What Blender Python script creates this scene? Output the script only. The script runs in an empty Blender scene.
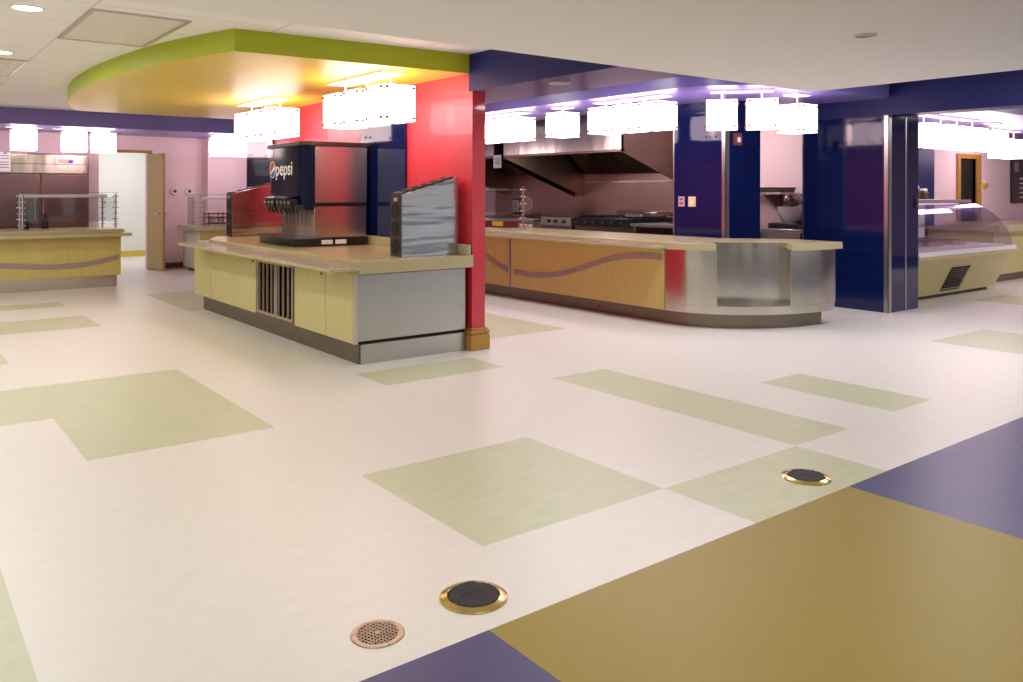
import bpy, bmesh, math, random
from mathutils import Vector, Matrix
random.seed(4)
S = bpy.context.scene
COL = S.collection
PI = math.pi

# ------------------------------------------------------------------ materials
def lin(c):
    return tuple((v/255/12.92 if v/255 <= .04045 else ((v/255+.055)/1.055)**2.4) for v in c) + (1,)

def mat(name, rgb, rough=.5, metal=0, noise=0, nscale=6, stretch=(1, 1, 1), bump=0, bscale=20, bstretch=(1, 1, 1),
        emit=0, spec=.5, coat=0, aniso=0, rvar=0):
    m = bpy.data.materials.new(name); m.use_nodes = True
    nt = m.node_tree; b = nt.nodes['Principled BSDF']
    c = lin(rgb)
    b.inputs['Base Color'].default_value = c
    b.inputs['Roughness'].default_value = rough
    b.inputs['Metallic'].default_value = metal
    b.inputs['Specular IOR Level'].default_value = spec
    b.inputs['Coat Weight'].default_value = coat
    b.inputs['Coat Roughness'].default_value = .06
    b.inputs['Anisotropic'].default_value = aniso
    def tex(scale, st, detail=4):
        tc = nt.nodes.new('ShaderNodeTexCoord'); mp = nt.nodes.new('ShaderNodeMapping')
        mp.inputs['Scale'].default_value = st
        n = nt.nodes.new('ShaderNodeTexNoise'); n.inputs['Scale'].default_value = scale; n.inputs['Detail'].default_value = detail
        nt.links.new(tc.outputs['Object'], mp.inputs['Vector']); nt.links.new(mp.outputs['Vector'], n.inputs['Vector'])
        return n
    if noise or rvar:
        n = tex(nscale, stretch, 6)
        if noise:
            r = nt.nodes.new('ShaderNodeMapRange'); r.inputs['From Min'].default_value = .3; r.inputs['From Max'].default_value = .7
            r.inputs['To Min'].default_value = 1-noise; r.inputs['To Max'].default_value = 1+noise
            mx = nt.nodes.new('ShaderNodeMix'); mx.data_type = 'RGBA'; mx.blend_type = 'MULTIPLY'; mx.inputs['Factor'].default_value = 1
            mx.inputs['A'].default_value = c
            nt.links.new(n.outputs['Fac'], r.inputs['Value']); nt.links.new(r.outputs['Result'], mx.inputs['B'])
            nt.links.new(mx.outputs['Result'], b.inputs['Base Color'])
        if rvar:
            r = nt.nodes.new('ShaderNodeMapRange')
            r.inputs['To Min'].default_value = rough-rvar; r.inputs['To Max'].default_value = rough+rvar
            nt.links.new(n.outputs['Fac'], r.inputs['Value']); nt.links.new(r.outputs['Result'], b.inputs['Roughness'])
    if bump:
        n = tex(bscale, bstretch, 2)
        bp = nt.nodes.new('ShaderNodeBump'); bp.inputs['Strength'].default_value = bump; bp.inputs['Distance'].default_value = .02
        nt.links.new(n.outputs['Fac'], bp.inputs['Height']); nt.links.new(bp.outputs['Normal'], b.inputs['Normal'])
    if emit:
        b.inputs['Emission Color'].default_value = c; b.inputs['Emission Strength'].default_value = emit
    return m

def glass_mat(name, tint=(235, 238, 240), refl=.9):
    m = bpy.data.materials.new(name); m.use_nodes = True; nt = m.node_tree
    nt.nodes.remove(nt.nodes['Principled BSDF']); out = nt.nodes['Material Output']
    t = nt.nodes.new('ShaderNodeBsdfTransparent'); t.inputs['Color'].default_value = lin(tint)
    g = nt.nodes.new('ShaderNodeBsdfGlossy'); g.inputs['Roughness'].default_value = .03
    f = nt.nodes.new('ShaderNodeLayerWeight')
    pw = nt.nodes.new('ShaderNodeMath'); pw.operation = 'POWER'; pw.inputs[1].default_value = 5
    mu = nt.nodes.new('ShaderNodeMath'); mu.operation = 'MULTIPLY_ADD'; mu.inputs[1].default_value = refl; mu.inputs[2].default_value = .05
    mx = nt.nodes.new('ShaderNodeMixShader')
    nt.links.new(f.outputs['Facing'], pw.inputs[0]); nt.links.new(pw.outputs[0], mu.inputs[0]); nt.links.new(mu.outputs[0], mx.inputs[0])
    nt.links.new(t.outputs[0], mx.inputs[1]); nt.links.new(g.outputs[0], mx.inputs[2]); nt.links.new(mx.outputs[0], out.inputs['Surface'])
    return m

def tile_mat(name, rgb, line, sx, sy, ox, oy):
    m = bpy.data.materials.new(name); m.use_nodes = True; nt = m.node_tree; b = nt.nodes['Principled BSDF']
    tc = nt.nodes.new('ShaderNodeTexCoord'); mp = nt.nodes.new('ShaderNodeMapping')
    mp.inputs['Location'].default_value = (-ox, -oy, 0)
    br = nt.nodes.new('ShaderNodeTexBrick'); br.offset = 0; br.squash = 1
    br.inputs['Scale'].default_value = 1; br.inputs['Brick Width'].default_value = sx; br.inputs['Row Height'].default_value = sy
    br.inputs['Mortar Size'].default_value = .007; br.inputs['Mortar Smooth'].default_value = .1
    br.inputs['Color1'].default_value = lin(rgb); br.inputs['Color2'].default_value = lin(rgb); br.inputs['Mortar'].default_value = lin(line)
    nt.links.new(tc.outputs['Object'], mp.inputs['Vector']); nt.links.new(mp.outputs['Vector'], br.inputs['Vector'])
    nt.links.new(br.outputs['Color'], b.inputs['Base Color']); b.inputs['Roughness'].default_value = .7
    return m

M = dict(
    cream=mat('floor_cream', (226, 221, 213), .38, noise=.025, nscale=8, stretch=(1, 2.2, 1), rvar=.06),
    green=mat('floor_green', (197, 200, 166), .38, noise=.05, nscale=7, stretch=(1, 2.6, 1), rvar=.06),
    tan=mat('floor_tan', (152, 131, 50), .42, noise=.03, nscale=9, stretch=(1, 2.5, 1), rvar=.04, spec=.35),
    blue=mat('floor_blue', (68, 68, 112), .36, noise=.06, nscale=5, stretch=(1, 2.5, 1), rvar=.06),
    drywall=mat('ceiling_paint', (250, 247, 242), .8),
    tiles=tile_mat('ceiling_tile', (255, 252, 250), (226, 216, 208), 1.26, .73, 1.14, 6.66),
    lime=mat('lime_paint', (180, 190, 28), .5),
    yellow=mat('yellow_paint', (232, 208, 74), .4, spec=.35),
    red=mat('red_paint', (202, 38, 56), .45, spec=.7, coat=.3),
    navy=mat('navy_panel', (14, 26, 74), .06, spec=.5),
    navy_paint=mat('navy_paint', (24, 30, 92), .42, spec=.3),
    purple=mat('purple_paint', (128, 116, 186), .32),
    plum=mat('plum_paint', (84, 50, 122), .3, spec=.35),
    pink=mat('pink_wall', (250, 222, 226), .6),
    white_wall=mat('white_wall', (240, 240, 236), .6),
    steel=mat('stainless_steel', (192, 187, 178), .17, 1, noise=.03, nscale=4, stretch=(1, 1, 30), bump=.5, bscale=3.0, bstretch=(1, 1, .2), rvar=.04),
    steel_sat=mat('satin_steel', (184, 184, 180), .32, 1, noise=.02, nscale=2, rvar=.05),
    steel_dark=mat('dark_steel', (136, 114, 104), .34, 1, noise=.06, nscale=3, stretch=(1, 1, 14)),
    steel_wavy=mat('wavy_steel', (190, 192, 196), .2, 1, bump=1, bscale=1.7, bstretch=(.5, .5, 3.4)),
    plinth_dark=mat('plinth_steel', (128, 118, 104), .38, 1, noise=.05, nscale=4),
    chrome=mat('chrome', (210, 206, 204), .12, 1),
    laminate=mat('ochre_laminate', (206, 194, 132), .38, noise=.05, nscale=5, stretch=(6, 6, .6)),
    laminate_gold=mat('gold_laminate', (206, 188, 110), .4, noise=.06, nscale=5, stretch=(6, 6, .6)),
    stone=mat('stone_top', (188, 176, 136), .22, noise=.07, nscale=60, spec=.6),
    stripe=mat('stripe_metal', (164, 146, 138), .4, .1),
    black=mat('black_plastic', (22, 21, 22), .35),
    rubber=mat('black_matte', (42, 37, 42), .7, bump=.5, bscale=40),
    dark=mat('dark_void', (12, 11, 11), .7),
    brown=mat('brown_plastic', (60, 46, 34), .35),
    machine_blue=mat('machine_blue', (7, 12, 46), .12, spec=.2),
    steel_soft=mat('machine_steel', (206, 196, 190), .25, 1),
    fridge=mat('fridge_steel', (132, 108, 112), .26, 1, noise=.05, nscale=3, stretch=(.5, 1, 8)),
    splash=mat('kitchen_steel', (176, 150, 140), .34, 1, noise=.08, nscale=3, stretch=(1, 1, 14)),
    dull_red=mat('dull_red', (110, 30, 34), .5),
    logo_white=mat('logo_white', (255, 255, 255), .4),
    logo_red=mat('logo_red', (206, 60, 50), .4),
    logo_blue=mat('logo_blue', (30, 80, 190), .4),
    oak=mat('oak_trim', (178, 132, 52), .4, noise=.1, nscale=6, stretch=(4, 4, 1)),
    wood_door=mat('door_veneer', (190, 168, 110), .45, noise=.06, nscale=5, stretch=(8, 8, .7)),
    brass=mat('brass', (206, 182, 118), .22, 1),
    bronze=mat('nickel_bronze', (178, 168, 150), .34, 1),
    screw=mat('screw_bronze', (120, 52, 24), .4, .5),
    white=mat('white_plastic', (236, 232, 228), .4),
    paper=mat('paper', (232, 226, 226), .7),
    ink=mat('ink', (70, 64, 84), .7),
    cream_plate=mat('cream_plate', (236, 206, 160), .4),
    pink_plate=mat('pink_plate', (206, 160, 164), .4),
    louvre=mat('diffuser_lens', (240, 234, 222), .4, noise=.1, nscale=9, stretch=(14, .4, 1)),
    alu=mat('aluminium_trim', (206, 198, 190), .3, .8),
    yellow_label=mat('yellow_label', (230, 190, 30), .5),
    green_plate=mat('pale_laminate', (216, 224, 204), .45),
    pan=mat('food_pan', (210, 204, 200), .25, .9),
    clear=mat('clear_wrap', (206, 188, 186), .2, spec=.8),
    baseb=mat('brown_base', (108, 66, 58), .5),
    base_yellow=mat('yellow_base', (216, 196, 84), .5),
    plaid=mat('black_picture', (34, 24, 26), .3),
    lamp=mat('lamp_acrylic', (255, 230, 232), .4, emit=5.2),
    lamp_on=mat('downlight_lens', (255, 250, 240), .4, emit=6),
    off_lens=mat('downlight_lens_off', (180, 170, 178), .3),
    strip=mat('case_fill_glow', (255, 238, 240), .4, emit=2.5),
    glass=glass_mat('clear_glass'),
    case_glass=glass_mat('case_glass', (242, 238, 242), 1.0),
)

# ------------------------------------------------------------------ mesh builder
class MB:
    def __init__(s): s.v = []; s.f = []; s.mi = []; s.cur = 0
    def add(s, vs, fs):
        k = len(s.v); s.v += [tuple(p) for p in vs]
        for f in fs: s.f.append([i+k for i in f]); s.mi.append(s.cur)
        return s
    def box(s, x0, x1, y0, y1, z0, z1):
        return s.add([(x0, y0, z0), (x1, y0, z0), (x1, y1, z0), (x0, y1, z0), (x0, y0, z1), (x1, y0, z1), (x1, y1, z1), (x0, y1, z1)],
                     [(3, 2, 1, 0), (4, 5, 6, 7), (0, 1, 5, 4), (1, 2, 6, 5), (2, 3, 7, 6), (3, 0, 4, 7)])
    def prism(s, poly, a0, a1, axis='z'):
        def P(u, v, a):
            return {'z': (u, v, a), 'x': (a, u, v), 'y': (u, a, v)}[axis]
        n = len(poly)
        s.add([P(u, v, a0) for u, v in poly]+[P(u, v, a1) for u, v in poly],
              [tuple(reversed(range(n))), tuple(range(n, 2*n))]+[(i, (i+1) % n, n+(i+1) % n, n+i) for i in range(n)])
        return s
    def cyl(s, p0, p1, r, r1=None, n=16):
        p0 = Vector(p0); p1 = Vector(p1); d = (p1-p0).normalized()
        a = d.orthogonal().normalized(); b = d.cross(a); r1 = r if r1 is None else r1
        vs = [p0+(a*math.cos(2*PI*i/n)+b*math.sin(2*PI*i/n))*r for i in range(n)]
        vs += [p1+(a*math.cos(2*PI*i/n)+b*math.sin(2*PI*i/n))*r1 for i in range(n)]
        return s.add(vs, [tuple(reversed(range(n))), tuple(range(n, 2*n))]+[(i, (i+1) % n, n+(i+1) % n, n+i) for i in range(n)])
    def ball(s, c, r, n=12, sx=1, sy=1, sz=1):
        vs = []; fs = []; h = n//2
        for j in range(h+1):
            t = PI*j/h
            for i in range(n):
                p = 2*PI*i/n; vs.append((c[0]+sx*r*math.sin(t)*math.cos(p), c[1]+sy*r*math.sin(t)*math.sin(p), c[2]+sz*r*math.cos(t)))
        for j in range(h):
            for i in range(n): fs.append((j*n+i, (j+1)*n+i, (j+1)*n+(i+1) % n, j*n+(i+1) % n))
        return s.add(vs, fs)
    def tube(s, pts, r, n=10):
        for a, b in zip(pts, pts[1:]): s.cyl(a, b, r, n=n)
        for p in pts[1:-1]: s.ball(p, r, n=n)
        return s
    def lathe(s, prof, c, n=40):
        vs = []; fs = []
        for r, z in prof:
            for i in range(n): vs.append((c[0]+r*math.cos(2*PI*i/n), c[1]+r*math.sin(2*PI*i/n), c[2]+z))
        for j in range(len(prof)-1):
            for i in range(n): fs.append((j*n+i, j*n+(i+1) % n, (j+1)*n+(i+1) % n, (j+1)*n+i))
        return s.add(vs, fs)
    def sheet(s, rows, thick, axis):
        """rows of points thickened along axis vector"""
        ax = Vector(axis)*thick; nr = len(rows); nc = len(rows[0])
        vs = [Vector(p) for r in rows for p in r]; N = len(vs); vs += [p+ax for p in vs]; fs = []
        for j in range(nr-1):
            for i in range(nc-1):
                a, b, c, d = j*nc+i, j*nc+i+1, (j+1)*nc+i+1, (j+1)*nc+i
                fs += [(a, b, c, d), (N+d, N+c, N+b, N+a)]
        ring = [i for i in range(nc)]+[j*nc+nc-1 for j in range(1, nr)]+[(nr-1)*nc+i for i in range(nc-2, -1, -1)]+[j*nc for j in range(nr-2, 0, -1)]
        for a, b in zip(ring, ring[1:]+ring[:1]): fs.append((b, a, N+a, N+b))
        return s.add(vs, fs)
    def build(s, name, m, parent=None, bevel=0, origin=None, label=None, smooth=True):
        me = bpy.data.meshes.new(name)
        if origin is None: o = Vector(parent_world(parent)) if parent else Vector((0, 0, 0))
        else: o = Vector(origin)
        me.from_pydata([tuple(Vector(p)-o) for p in s.v], [], s.f)
        bm = bmesh.new(); bm.from_mesh(me); bmesh.ops.recalc_face_normals(bm, faces=bm.faces); bm.to_mesh(me); bm.free()
        ms = m if isinstance(m, (list, tuple)) else [m]
        for k in ms: me.materials.append(k)
        if len(ms) > 1:
            for p, i in zip(me.polygons, s.mi): p.material_index = i
        if smooth:
            me.polygons.foreach_set('use_smooth', [True]*len(me.polygons)); me.set_sharp_from_angle(angle=.6)
        ob = bpy.data.objects.new(name, me); COL.objects.link(ob)
        if parent: ob.parent = parent
        elif origin is not None: ob.location = o
        if bevel:
            b = ob.modifiers.new('bevel', 'BEVEL'); b.width = bevel; b.segments = 2; b.limit_method = 'ANGLE'; b.angle_limit = .7
        if label: ob['label'] = label
        return ob

def parent_world(o):
    p = Vector((0, 0, 0))
    while o is not None: p = p+Vector(o.location); o = o.parent
    return p
def tag(o, label, cat, group=None):
    o['label'] = label; o['category'] = cat; o['kind'] = 'thing'
    if group: o['group'] = group
    return o
def thing(name, label, cat, loc, group=None):
    o = bpy.data.objects.new(name, None); COL.objects.link(o); o.location = loc; o.empty_display_size = .1
    return tag(o, label, cat, group)
def struct(name, mb, m, bevel=0, parent=None):
    o = mb.build(name, m, parent, bevel); o['kind'] = 'structure'; return o
def copy_tree(o, parent=None):
    c = o.copy(); COL.objects.link(c)
    if parent: c.parent = parent
    for ch in list(o.children): copy_tree(ch, c)
    return c
def B(*a): return MB().box(*a)

# ================================================================== SETTING
# ---- floor: one sheet of linoleum cut into inlaid rectangles
rects = [(1.9, 2.95, 2.645, 3.675), (.87, 1.88, 4.73, 6.75), (-2, .87, 5.74, 6.75), (4.03, 4.57, 2.65, 4.72), (2.955, 4.03, 2.13, 2.645),
         (5.155, 5.66, 2.68, 3.69), (-2, .37, 2.3, 3.68), (2.92, 3.985, 5.26, 5.74), (4.55, 5.6, 6.345, 8), (7.87, 9.0, 2.7, 3.74),
         (11.3, 12.28, 4.23, 4.85), (-2, 1.84, 11.24, 11.72), (-2, 1.86, 9.37, 10.26), (-2, .86, 7.764, 8.35), (2.9, 4, 9.87, 11.9)]
xs = sorted({-8, 20, 1.555, 3.675} | {r[0] for r in rects} | {r[1] for r in rects})
ys = sorted({-6, 20, 2.13} | {r[2] for r in rects} | {r[3] for r in rects})
fb = MB(); idx = {}
fv = [(x, y, 0) for y in ys for x in xs]; nx = len(xs); ff = []; fm = []
for j in range(len(ys)-1):
    for i in range(nx-1):
        cx, cy = (xs[i]+xs[i+1])/2, (ys[j]+ys[j+1])/2
        if cy < 2.13: k = 2 if 1.555 < cx < 3.675 else 3
        else: k = 1 if any(a < cx < b and c < cy < d for a, b, c, d in rects) else 0
        ff.append((j*nx+i, j*nx+i+1, (j+1)*nx+i+1, (j+1)*nx+i)); fm.append(k)
me = bpy.data.meshes.new('floor'); me.from_pydata(fv, [], ff)
for k in ('cream', 'green', 'tan', 'blue'): me.materials.append(M[k])
for p, k in zip(me.polygons, fm): p.material_index = k
fo = bpy.data.objects.new('floor', me); COL.objects.link(fo); fo['kind'] = 'structure'

# ---- ceilings
struct('ceiling_drywall', B(-8, 6.56, -6, 4.16, 2.29, 2.36), M['drywall'])
struct('ceiling_tiled', B(-8, 4.175, 4.16, 14.0, 2.62, 2.68), M['tiles'])
struct('ceiling_upper', B(4.14, 20, -6, 15.8, 2.76, 2.82), M['purple'])
struct('ceiling_rear', B(-8, 4.14, 14.0, 15.8, 2.76, 2.82), M['purple'])
# curved canopy over the drinks island
key = [(2.13, 6.16), (2.0, 6.57), (1.85, 7.2), (1.74, 8.1), (1.69, 9.0), (1.70, 9.9), (1.78, 10.8), (1.92, 11.5), (2.1, 12.0)]
arc = []
for i in range(len(key)-1):
    p0, p1, p2, p3 = key[max(i-1, 0)], key[i], key[i+1], key[min(i+2, len(key)-1)]
    for k in range(4):
        t = k/4
        arc.append(tuple(.5*(2*p1[c]+(p2[c]-p0[c])*t+(2*p0[c]-5*p1[c]+4*p2[c]-p3[c])*t*t+(3*p1[c]-p0[c]-3*p2[c]+p3[c])*t**3) for c in (0, 1)))
plan = [(4.174, 6.03)]+arc+[key[-1], (4.174, 12.0)]
cb = MB(); n = len(plan)
cb.prism(plan, 2.45, 2.62)
cb.mi = [0 if k == 0 else 1 for k in range(len(cb.f))]
co = struct('ceiling_canopy', cb, [M['yellow'], M['lime']])
# bulkhead over the red wall, navy face, plum underside
bb = B(4.175, 4.9, 4.16, 11.5, 2.29, 2.759); bb.mi = [1, 0, 0, 0, 0, 0]
struct('ceiling_bulkhead', bb, [M['navy_paint'], M['plum']])
# soffit that follows the serving counter
def corner(rx, ry, a0=0, a1=90, n=20, cx=8.0, cy=5.92):
    return [(cx-rx*math.cos(math.radians(a0+(a1-a0)*i/n)), cy-ry*math.sin(math.radians(a0+(a1-a0)*i/n))) for i in range(n+1)]
sp = [(6.7, 13.9)]+corner(1.3, 1.02)+[(9.309, 4.9), (9.309, 6.02), (8.05, 6.19), (8.05, 13.9)]
struct('ceiling_soffit', MB().prism(sp, 2.5, 2.759), M['purple'])
sb = B(-8, 4.14, 14.0, 15.69, 2.38, 2.759)
struct('ceiling_soffit.001', sb, M['purple'])
struct('ceiling_soffit.002', MB().prism([(9.65, 6.58), (9.65, 4.95), (10.0, 4.72), (10.6, 4.62), (18, 4.62), (18, 6.58)], 2.45, 2.759), M['purple'])
# header beam above the navy column and running to the right
struct('beam', B(9.31, 9.64, -4, 6.03, 2.3, 2.759), M['navy_paint'])
struct('beam.001', B(9.64, 10.01, 4.91, 6.03, 2.3, 2.759), M['navy_paint'])

# ---- walls
wb = B(4.175, 4.315, 5.98, 11.5, 0, 2.289); struct('wall_center', wb, M['red'])
struct('wall_center_panel', B(4.15, 4.175, 7.11, 8.05, .9, 2.449), M['navy'])
struct('wall_center_panel.001', B(4.15, 4.175, 10.55, 11.5, .9, 2.449), M['navy'])
struct('wall_center_upper', B(4.174, 4.18, 6.035, 11.5, 2.285, 2.449), M['red'])
pb = MB().box(4.14, 4.345, 5.94, 6.13, 0, .135)
pb.box(4.147, 4.338, 5.947, 6.13, .135, .15); pb.box(4.14, 4.345, 5.94, 6.13, .15, .175); pb.box(4.157, 4.332, 5.957, 6.13, .175, .192)
struct('baseboard_pillar', pb, M['oak'], .006)
# rear wall with the door opening
bw = MB().box(-8, 3.07, 15.7, 15.82, 0, 2.76).box(3.07, 3.86, 15.7, 15.82, 2.08, 2.76).box(3.86, 12.5, 15.7, 15.82, 0, 2.76)
struct('wall_back', bw, M['pink'])
struct('wall_back_return', B(4.83, 7, 15.38, 15.699, 0, 2.6), M['pink'])
struct('baseboard_back', MB().box(3.93, 4.83, 15.68, 15.7, 0, .1), M['baseb'])
tr = MB().box(2.99, 3.94, 15.66, 15.7, 2.08, 2.125).box(3.9, 3.94, 15.66, 15.7, 0, 2.08)
struct('trim_1', tr, M['oak'], .004)
# room beyond the door
struct('wall_far', B(1, 7, 19, 19.1, 0, 2.76), M['white_wall'])
struct('wall_far_left', B(2.3, 2.4, 15.82, 19, 0, 2.76), M['white_wall'])
struct('wall_far_right', B(6.4, 6.5, 15.82, 19, 0, 2.76), M['white_wall'])
struct('ceiling_far', B(1, 7, 15.82, 19.1, 2.76, 2.8), M['white_wall'])
struct('baseboard_far', B(2.4, 6.4, 18.97, 19, 0, .12), M['base_yellow'])
# kitchen walls and right hand walls
struct('wall_kitchen', B(10.4, 10.55, 6.06, 15.7, 0, 2.76), M['pink'])
struct('wall_right', MB().box(10.551, 14.94, 6.62, 6.75, 0, 2.76).box(14.94, 15.6, 6.62, 6.75, 2.0, 2.76).box(15.6, 18, 6.62, 6.75, 0, 2.76), M['pink'])
struct('wall_right_end', B(18, 18.15, -4, 6.75, 0, 2.76), M['pink'])
struct('trim_2', MB().box(14.84, 14.94, 6.58, 6.75, 0, 2.08).box(15.6, 15.74, 6.58, 6.75, 0, 2.08).box(14.94, 15.6, 6.58, 6.75, 2.0, 2.08), M['oak'], .004)
struct('door_2', B(14.945, 15.595, 6.67, 6.71, 0, 1.995), M['dark'])
struct('wall_right_panel', B(13.2, 13.98, 6.585, 6.62, 0, 2.3), M['navy_paint'])

# ---- navy columns with steel corner strips
def column(name, x0, x1, y0, y1, z1, strips):
    o = struct(name, B(x0, x1, y0, y1, 0, z1), M['navy'])
    m = MB()
    m.box(x0-.006, x0+.065, y0-.006, y0, 0, z1-.001).box(x0-.006, x0, y0-.006, y0+.05, 0, z1-.001)
    for s in strips: m.box(s, s+.028, y0-.006, y0, 0, z1-.001)
    m.box(x0-.004, x0, y1-.02, y1, 0, z1-.001)
    t = m.build('corner_strip', M['steel_sat'], o); t['kind'] = 'structure'
    g = MB()
    for z in (.72, 1.72): g.box(x0-.001, x0+.002, y0+.06, y1-.03, z, z+.004)
    g.build('panel_joint', M['dark'], o)['kind'] = 'structure'
    return o
column('column', 9.31, 10.02, 4.91, 6.03, 2.299, [9.70])
column('column.001', 8.0, 8.68, 6.21, 7.02, 2.759, [])
# unseen columns, added so the steel mirrors dark vertical streaks
for i, (x, y) in enumerate(((-2.4, -3.4), (1.2, -4.6), (4.4, -3.0), (6.3, -1.2), (-5, 1.5))):
    o = struct('column.%03d' % (i+2), B(x-.3, x+.3, y-.3, y+.3, .001, 2.289), M['navy' if i % 2 else 'red'])

# ---- door 1 leaf, swung towards the dining room
dl = thing('door_leaf', 'open wood-veneer door leaf standing ajar in the rear doorway', 'door', (3.86, 15.66, 0))
ang = math.atan2(-.70, .13)
def rot(px, py): return (3.86+px*math.cos(ang)-py*math.sin(ang), 15.66+px*math.sin(ang)+py*math.cos(ang))
L = .58
MB().prism([rot(0, 0), rot(L, 0), rot(L, .04), rot(0, .04)], .015, 2.06).build('panel', M['wood_door'], dl, .003)
MB().prism([rot(L, 0), rot(L+.006, 0), rot(L+.006, .04), rot(L, .04)], .015, 2.06).build('edge_band', M['oak'], dl)
for sgn in (-1, 1):
    h = MB()
    a = rot(L-.07, .02+.025*sgn); b = rot(L-.07, .02+.075*sgn); c = rot(L-.18, .02+.075*sgn)
    h.tube([(a[0], a[1], 1.0), (b[0], b[1], 1.0), (c[0], c[1], 1.0)], .011)
    h.build('handle', M['chrome'], dl)

# ================================================================== CEILING FITTINGS
def troffer(x0, x1, y0, y1, label):
    t = thing('ceiling_light_panel', label, 'ceiling panel', ((x0+x1)/2, (y0+y1)/2, 2.62), 'ribbed panels in the tiled ceiling')
    w = .03; z = 2.608
    MB().box(x0, x1, y0, y0+w, z, 2.619).box(x0, x1, y1-w, y1, z, 2.619).box(x0, x0+w, y0+w, y1-w, z, 2.619).box(x1-w, x1, y0+w, y1-w, z, 2.619).build('frame', M['alu'], t)
    m = MB(); n = 12
    for i in range(n):
        a = x0+w+(x1-x0-2*w)*i/n; b = x0+w+(x1-x0-2*w)*(i+1)/n; c = (a+b)/2
        m.prism([(a, 2.618), (a, 2.613), (c, 2.610), (b, 2.613), (b, 2.618)], y0+w, y1-w, 'y')
    m.build('lens', M['louvre'], t)
    return t
troffer(1.14, 1.79, 6.07, 7.38, 'ribbed ceiling panel beside the lime canopy')
troffer(.5, 1.13, 8.87, 10.25, 'ribbed ceiling panel cut by the photo edge')

def downlight(x, y, z, r, on, label, name='downlight'):
    t = thing(name, label, 'downlight', (x, y, z), 'round recessed downlights')
    MB().lathe([(r*.82, -.001), (r*.86, -.008), (r, -.006), (r*1.02, -.001)], (x, y, z)).build('trim_ring', M['white'] if on else M['alu'], t)
    MB().lathe([(0, -.003), (r*.84, -.003)], (x, y, z)).build('lens', M['lamp_on'] if on else M['off_lens'], t)
    return t
downlight(.8, 6.32, 2.62, .105, True, 'lit round downlight nearest the photo corner in tiled ceiling')
downlight(.87, 8.47, 2.62, .105, True, 'lit round downlight farther along the tiled ceiling')
downlight(4.43, 2.47, 2.29, .062, False, 'small unlit round fitting in the plain beige ceiling')
downlight(4.43, 5.1, 2.29, .085, False, 'unlit round downlight in the plum bulkhead')

# ---- cube pendants
def make_shade_mesh(s=.32, h=.31):
    b = s/2; c = .012
    m = MB(); out = []
    poly = [(-b+c, -b), (b-c, -b), (b, -b+c), (b, b-c), (b-c, b), (-b+c, b), (-b, b-c), (-b, -b+c)]
    m.prism(poly, -h, 0)
    for k in range(4):
        R = Matrix.Rotation(k*PI/2, 3, 'Z')
        for u in (-1, 1):
            for z in (-.025, -h+.025):
                sc = MB()
                p0 = R @ Vector((u*(b-.03), -b, z)); p1 = R @ Vector((u*(b-.03), -b-.016, z))
                sc.cyl(p0, p1, 0.013, n=8); out.append(sc)
    return m, out
def pendant(label, base, plate, shades, rot=0, drop=.08):
    """base = point on the soffit, plate = (x0,x1,y0,y1) relative, shades = relative xy centres"""
    t = thing('pendant_light', label, 'pendant light', base, 'white cube pendant lights')
    x, y, z = base
    T = Matrix.Rotation(rot, 3, 'Z')
    def W(m):
        m.v = [tuple(Vector(base)+T @ Vector(p)) for p in m.v]; return m
    W(MB().box(plate[0], plate[1], plate[2], plate[3], -.022, -.001)).build('canopy_plate', M['white'], t, .004)
    for sx, sy in shades:
        W(MB().cyl((sx, sy, -.022), (sx, sy, -drop), .009, n=10)).build('rod', M['white'], t)
        m, sc = make_shade_mesh()
        m.v = [(p[0]+sx, p[1]+sy, p[2]-drop) for p in m.v]
        so = W(m).build('shade', M['lamp'], t)
        for q in sc:
            q.v = [(p[0]+sx, p[1]+sy, p[2]-drop) for p in q.v]; W(q).build('corner_screw', M['screw'], so)
    return t
pl = (-.12, .12, -.55, .55)
pendant('row of three glowing cube pendants near the camera end of the drinks island', (3.57, 6.86, 2.45), pl, [(0, -.5), (0, -.06), (0, .38)], drop=.13)
pendant('row of three glowing cube pendants behind the soda machine over the drinks island', (3.57, 9.4, 2.45), pl, [(0, -.55), (0, -.12), (0, .32)], drop=.13)
pendant('row of three glowing cube pendants above middle of the serving counter', (7.05, 6.84, 2.5), (-.1, .1, -.55, .55), [(0, -.42), (0, 0), (0, .42)])
pendant('single glowing cube pendant on its own above the serving counter before the hood', (7.05, 8.06, 2.5), (-.1, .1, -.12, .12), [(0, 0)])
pendant('row of glowing cube pendants above the serving counter just past the red pillar', (7.05, 9.36, 2.5), (-.1, .1, -.55, .55), [(0, -.4), (0, 0), (0, .4)])
pendant('pair of glowing cube pendants facing the camera above the counter corner', (7.40, 5.53, 2.5), (-.33, .33, -.08, .08), [(-.208, 0), (.208, 0)], rot=-.92, drop=.11)
pendant('single glowing cube pendant at the column end of the serving counter', (8.17, 5.36, 2.5), (-.12, .12, -.1, .1), [(0, 0)], drop=.125)
pendant('single glowing cube pendant above the left counter in front of the refrigerator', (1.79, 14.5, 2.38), (-.25, .25, -.08, .08), [(0, 0)], drop=.055)
pendant('pair of glowing cube pendants hanging just left of the bright doorway', (2.69, 14.5, 2.38), (-.5, .3, -.08, .08), [(-.21, 0), (.21, 0)], drop=.055)
pendant('pair of glowing cube pendants in front of pink wall right of the open door', (4.9, 14.5, 2.38), (-.3, .3, -.08, .08), [(-.12, 0), (.3, 0)], drop=.055)
struct('ceiling_soffit.003', B(4.14, 8, 14.0, 15.69, 2.38, 2.759), M['purple'])
pendant('row of four glowing cube pendants above the curved glass display case', (11.68, 5.36, 2.45), (-.9, .9, -.08, .08), [(-.6, 0), (-.12, 0), (.36, 0), (.84, 0)], drop=.13)
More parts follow.
